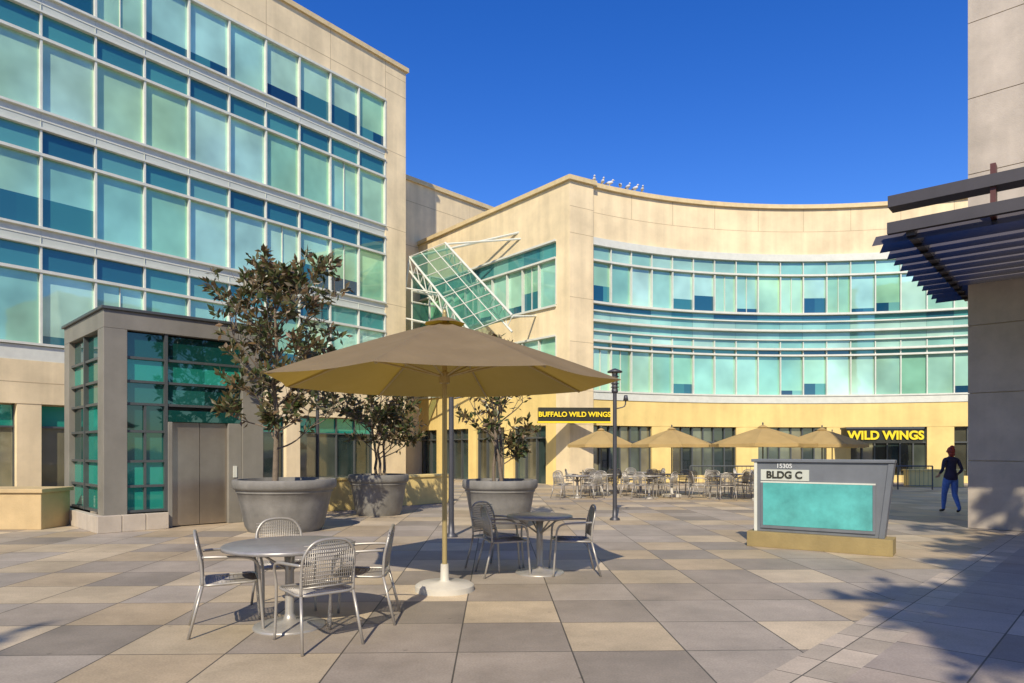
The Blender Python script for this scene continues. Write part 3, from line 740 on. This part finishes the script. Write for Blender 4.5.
# lamp posts
def lamp():
    l=MB()
    l.lathe([(0.0,0.02),(0.12,0.02),(0.12,0.0)],(0,0,0),'pole',20); l.lathe([(0.11,0.0),(0.11,0.04),(0.06,0.07),(0.05,0.3),(0.045,2.9)],(0,0,0),'pole',16)
    l.lathe([(0.045,2.9),(0.075,2.92),(0.075,2.98),(0.0,2.98)],(0,0,0),'pole',16)
    for k in range(4):
        a=k*math.pi/2+0.5; l.tube([(0.07*math.cos(a),0.07*math.sin(a),2.95),(0.07*math.cos(a),0.07*math.sin(a),3.38)],0.008,'pole',6)
    l.lathe([(0.045,2.98),(0.045,3.36)],(0,0,0),'white',16)
    for z in (3.05,3.13,3.21,3.29): l.lathe([(0.05,z),(0.095,z-0.02),(0.095,z-0.01),(0.05,z+0.012)],(0,0,0),'pole',20)
    l.lathe([(0.0,3.47),(0.06,3.45),(0.17,3.40),(0.17,3.37),(0.0,3.37)],(0,0,0),'pole',24)
    l.tube([(0.05,0,2.55),(0.22,0,2.6),(0.25,0,2.75)],0.015,'pole',6,3); l.lathe([(0,0.1),(0.04,0.09),(0.06,-0.03),(0.0,-0.03)],(0.25,0,2.76),'pole',12)
    return l.mesh('lamp')
LM=lamp()
for (x,y) in ((2.35,15.6),(-1.12,12.6),(-5.3,18.6)): inst('lamp_post',LM,None,(x,y,0))

# ------------------------------------------------------------------ planters and trees
def planter(x,y,r,h):
    m=MB(); k=r
    m.lathe([(0,0.0),(k*0.70,0.0),(k*0.72,0.04),(k*0.76,0.10),(k*0.86,h*0.55),(k*0.90,h*0.74),(k*0.93,h*0.76),(k*0.93,h*0.80),(k*0.97,h*0.82),(k*1.0,h*0.86),(k*1.0,h*0.97),(k*0.98,h),(k*0.90,h),(k*0.89,h*0.9)],(x,y,0),'planter',48)
    m.lathe([(k*0.895,h*0.90),(k*0.5,h*0.93),(0.0,h*0.95)],(x,y,0),'soil',32)
    m.build('planter')
def tree(name,x,y,z0,H,cr,cz0,tips,leafs,leafsize,seed,trunks=1,mat='leaf',rt=0.07,skip=0.15):
    R_=random.Random(seed); b=MB(); ends=[]
    def branch(p,d,L,r,depth):
        pts=[p]; q=Vector(p); dd=Vector(d)
        for i in range(4):
            dd=(dd+Vector((R_.uniform(-.18,.18),R_.uniform(-.18,.18),R_.uniform(-.05,.16)))).normalized()
            q=q+dd*L/4; pts.append(q.copy())
        b.tube(pts,(r,r*0.5),'bark',6 if depth<2 else 4,2 if depth<2 else 0)
        if depth>=3 or L<0.28:
            ends.append((q,dd)); return
        for i in range(3):
            j=R_.choice([2,3,4]); o=pts[j]
            ax=Vector((R_.uniform(-1,1),R_.uniform(-1,1),R_.uniform(-0.2,0.7))).normalized()
            nd=(dd*0.75+ax*0.8).normalized(); branch(o,nd,L*R_.uniform(0.55,0.75),r*0.5,depth+1)
        ends.append((q,dd))
    base=Vector((x,y,z0))
    for t in range(trunks):
        off=Vector((R_.uniform(-.12,.12),R_.uniform(-.12,.12),0)) if trunks>1 else Vector((0,0,0))
        n=9; pts=[base+off]; lean=Vector((R_.uniform(-.1,.1),R_.uniform(-.1,.1),0)) if trunks>1 else Vector((0,0,0))
        hh=H*(0.92 if t==0 else R_.uniform(0.6,0.8))
        for i in range(1,n+1): pts.append(base+off+lean*hh*i/n*1.2+Vector((R_.uniform(-.03,.03),R_.uniform(-.03,.03),hh*i/n)))
        b.tube(pts,(rt/(1 if trunks==1 else 1.3),rt*0.2),'bark',8,2)
        for k in range(int(tips/trunks)):
            f_=(cz0/H)+(0.98-cz0/H)*((k+R_.random())/(tips/trunks))
            i=min(int(f_*n),n-1); o=pts[i].lerp(pts[i+1],min(1,f_*n-i)) if f_<1 else pts[-1]
            tt=(f_-cz0/H)/(1-cz0/H)
            wr=cr*max(0.18,(math.sin(math.pi*min(1,0.22+tt*0.78))**0.7))*R_.uniform(0.6,1.1)
            a=k*2.4+R_.uniform(-.5,.5)
            branch(o,Vector((math.cos(a),math.sin(a),R_.uniform(0.15,0.9))).normalized(),wr*0.62,rt*0.32,1)
        ends.append((pts[-1],Vector((0,0,1))))
    e=empty(name); b.build('trunk_and_limbs',e)
    vs=[];fs=[]
    for (p,d) in ends:
        if R_.random()<skip: continue
        cn=R_.randint(int(leafs*0.4),int(leafs*1.5))
        for i in range(cn):
            v=Vector((R_.gauss(0,1),R_.gauss(0,1),R_.gauss(0.2,0.9))).normalized()
            v=(v+d*0.6).normalized()
            s=leafsize*R_.uniform(0.7,1.25); o=p-d*R_.uniform(0,0.22)+v*0.02
            side=v.cross(Vector((R_.gauss(0,1),R_.gauss(0,1),R_.gauss(0,1)))).normalized(); nrm=v.cross(side)
            w_=s*0.22; m_=o+v*s*0.5-nrm*s*0.06; tip=o+v*s+nrm*s*R_.uniform(-.12,.05)
            k=len(vs); vs+= [o,m_+side*w_,tip,m_-side*w_]; fs.append((k,k+1,k+2)); fs.append((k,k+2,k+3))
    me=bpy.data.meshes.new('foliage'); me.from_pydata([tuple(v) for v in vs],[],fs); me.materials.append(M[mat])
    o=bpy.data.objects.new('foliage',me); COL.objects.link(o); o.parent=e
    return e
planter(-4.55,13.7,1.0,1.02); tree('magnolia_tree',-4.75,13.7,0.95,4.75,1.8,0.7,36,13,0.17,5,1,rt=0.065,skip=0.2)
planter(-3.3,16.9,0.74,1.0); tree('magnolia_tree',-3.3,16.9,0.92,2.2,1.75,0.5,22,12,0.16,8,3,rt=0.05,skip=0.2)
planter(-0.25,14.3,0.79,0.98); tree('magnolia_tree',-0.3,14.3,0.9,3.4,1.4,0.5,22,8,0.16,21,3,rt=0.05,skip=0.2)
# unseen trees, added behind the camera to cast dappled shade on the paving
for i,(x,y,h) in enumerate(((2.6,-6.2,11.0),(4.6,-3.6,11.5),(6.3,-1.6,11.0),(8.4,0.8,11.0),(-8.5,-7.5,10.5))):
    tree('unseen_shade_tree',x,y,0,h,3.3,4.2,32,18,0.34,31+i,1,rt=0.17,skip=0.05)

# ------------------------------------------------------------------ person walking away
def person(x,y,face):
    e=empty('walking_woman',(x,y,0),face)
    V=[];Ed=[];Rd=[]
    def v(p,r): V.append(p); Rd.append(r if isinstance(r,tuple) else (r,r)); return len(V)-1
    pel=v((0,0,0.93),(0.165,0.12)); wa=v((0,0.0,1.06),(0.125,0.095)); ch=v((0,0.0,1.24),(0.15,0.10)); sh=v((0,-0.01,1.36),(0.12,0.075)); nk=v((0,0,1.44),0.05); nk2=v((0,0.01,1.49),0.05); hd=v((0,0.02,1.57),(0.075,0.09)); tp=v((0,0.015,1.63),(0.06,0.07))
    for a,b in ((pel,wa),(wa,ch),(ch,sh),(sh,nk),(nk,nk2),(nk2,hd),(hd,tp)): Ed.append((a,b))
    def leg(s,kn,an,toe):
        h=v((s*0.095,0,0.86),0.105); k=v(kn,0.068); cf=v(tuple(Vector(kn)*0.65+Vector(an)*0.35),0.062); a=v(an,0.042); t=v(toe,0.036)
        Ed.extend([(pel,h),(h,k),(k,cf),(cf,a),(a,t)])
    leg(-1,(-0.10,0.10,0.48),(-0.10,0.14,0.07),(-0.105,0.28,0.04))
    leg(1,(0.10,0.00,0.47),(0.10,-0.20,0.12),(0.105,-0.09,0.035))
    for s in (-1,1):
        a=v((s*0.165,-0.01,1.36),0.055); el=v((s*0.25,-0.07,1.10),0.04); wr=v((s*0.235,0.10,0.97),0.027); pm=v((s*0.225,0.15,0.94),(0.032,0.022))
        Ed.extend([(sh,a),(a,el),(el,wr),(wr,pm)])
    me=bpy.data.meshes.new('body'); me.from_pydata(V,Ed,[]); o=bpy.data.objects.new('body',me); COL.objects.link(o)
    o.modifiers.new('skin','SKIN'); sd=o.modifiers.new('sub','SUBSURF'); sd.levels=2; sd.render_levels=2
    for i,r in enumerate(Rd): me.skin_vertices[0].data[i].radius=r
    me.skin_vertices[0].data[0].use_root=True
    bpy.context.view_layer.update()
    m2=bpy.data.meshes.new_from_object(o.evaluated_get(bpy.context.evaluated_depsgraph_get())); bpy.data.objects.remove(o)
    m2.materials.clear()
    for k in ('navy','jeans','skin','shoe'): m2.materials.append(M[k])
    for pl in m2.polygons:
        c=pl.center; pl.use_smooth=True
        if c.z>1.435: i=2
        elif c.z<0.09: i=3
        elif abs(c.x)>0.19 and c.z<1.0: i=2
        elif c.z<0.90: i=1
        else: i=0
        pl.material_index=i
    b=bpy.data.objects.new('body',m2); COL.objects.link(b); b.parent=e
    h=MB()
    h.ell((0,-0.015,1.585),(0.092,0.10,0.105),'hair'); h.ell((0,-0.06,1.67),(0.055,0.055,0.05),'hair'); h.ell((0,-0.05,1.50),(0.075,0.055,0.08),'hair')
    h.build('hair',e)
    f=MB(); f.ell((0,0.115,1.56),(0.014,0.02,0.022),'skin',8,6)
    for s in (-1,1):
        f.ell((s*0.032,0.095,1.585),(0.012,0.01,0.008),'white',8,6); f.ell((s*0.088,0.02,1.565),(0.012,0.02,0.03),'skin',8,6)
        for k in range(4):
            dx=(k-1.5)*0.017; L=0.07-abs(k-1.4)*0.01
            f.tube([(s*0.225+dx,0.17,0.935),(s*0.225+dx,0.17+L*0.6,0.92),(s*0.22+dx,0.17+L*0.8,0.89)],(0.009,0.007),'skin',6)
        f.tube([(s*0.20,0.14,0.94),(s*0.18,0.17,0.925),(s*0.18,0.20,0.91)],(0.010,0.008),'skin',6)
    f.ell((0,0.103,1.53),(0.022,0.008,0.007),'red',8,6)
    f.build('face_and_hands',e)
    w=MB(); w.lathe([(0.148,0.0),(0.165,0.02),(0.168,0.10),(0.140,0.20)],(0,0,0.84),'navy',20); q=w.build('top_hem',e); q.scale=(1,0.78,1)
person(11.15,17.35,0.0)

# ------------------------------------------------------------------ gulls on roof
rg=random.Random(4)
for k in range(7):
    a=math.radians(-30)+k*0.022*1.0+rg.uniform(-.004,.004); px,py=arcp(R-0.0,a)
    e=MB(); e.ell((0,0,0.20),(0.17,0.08,0.08),'gull',10,7); e.ell((0.15,0,0.30),(0.05,0.045,0.05),'gull',8,6)
    e.tube([(0.10,0,0.24),(0.14,0,0.29)],0.04,'gull',6); e.tube([(-0.1,0,0.20),(-0.27,0,0.17)],(0.06,0.015),'signgrey',6)
    e.tube([(0.19,0,0.295),(0.24,0,0.285)],(0.012,0.004),'yellow',5)
    for s in (-1,1): e.tube([(0.0,s*0.03,0.14),(0.0,s*0.03,0.0)],0.008,'yellow',5)
    e.build('gull',None,(px,py,13.95),rg.uniform(-2,2))

# ------------------------------------------------------------------ light, sky, camera
el=math.radians(39); az=math.radians(190)
sunv=Vector((math.sin(az)*math.cos(el),math.cos(az)*math.cos(el),math.sin(el)))
sd=bpy.data.lights.new('sun','SUN'); sd.energy=5.0; sd.angle=math.radians(0.6); sd.color=(1.0,0.89,0.70)
so=bpy.data.objects.new('sun',sd); COL.objects.link(so); so.rotation_euler=sunv.to_track_quat('Z','Y').to_euler()
wd=bpy.data.worlds.new('World'); scene.world=wd; wd.use_nodes=True; nt=wd.node_tree
bg=nt.nodes['Background']; sk=nt.nodes.new('ShaderNodeTexSky'); sk.sky_type='NISHITA'; sk.sun_disc=False
sk.sun_elevation=el; sk.sun_rotation=az; sk.air_density=1.0; sk.dust_density=0.2; sk.ozone_density=3.5
hs=nt.nodes.new('ShaderNodeHueSaturation'); hs.inputs['Saturation'].default_value=1.35; hs.inputs['Value'].default_value=1.18; hs.inputs['Hue'].default_value=0.520
nt.links.new(sk.outputs[0],hs.inputs['Color']); nt.links.new(hs.outputs[0],bg.inputs[0]); bg.inputs[1].default_value=0.15
cd=bpy.data.cameras.new('camera'); co=bpy.data.objects.new('camera',cd); COL.objects.link(co)
co.location=(0,0,1.6); co.rotation_euler=(math.pi/2,0,0); cd.lens=24; cd.sensor_width=36; cd.shift_y=0.106; cd.clip_end=4000; cd.clip_start=0.05
scene.camera=co
scene.view_settings.view_transform='Standard'; scene.view_settings.look='None'; scene.view_settings.exposure=0
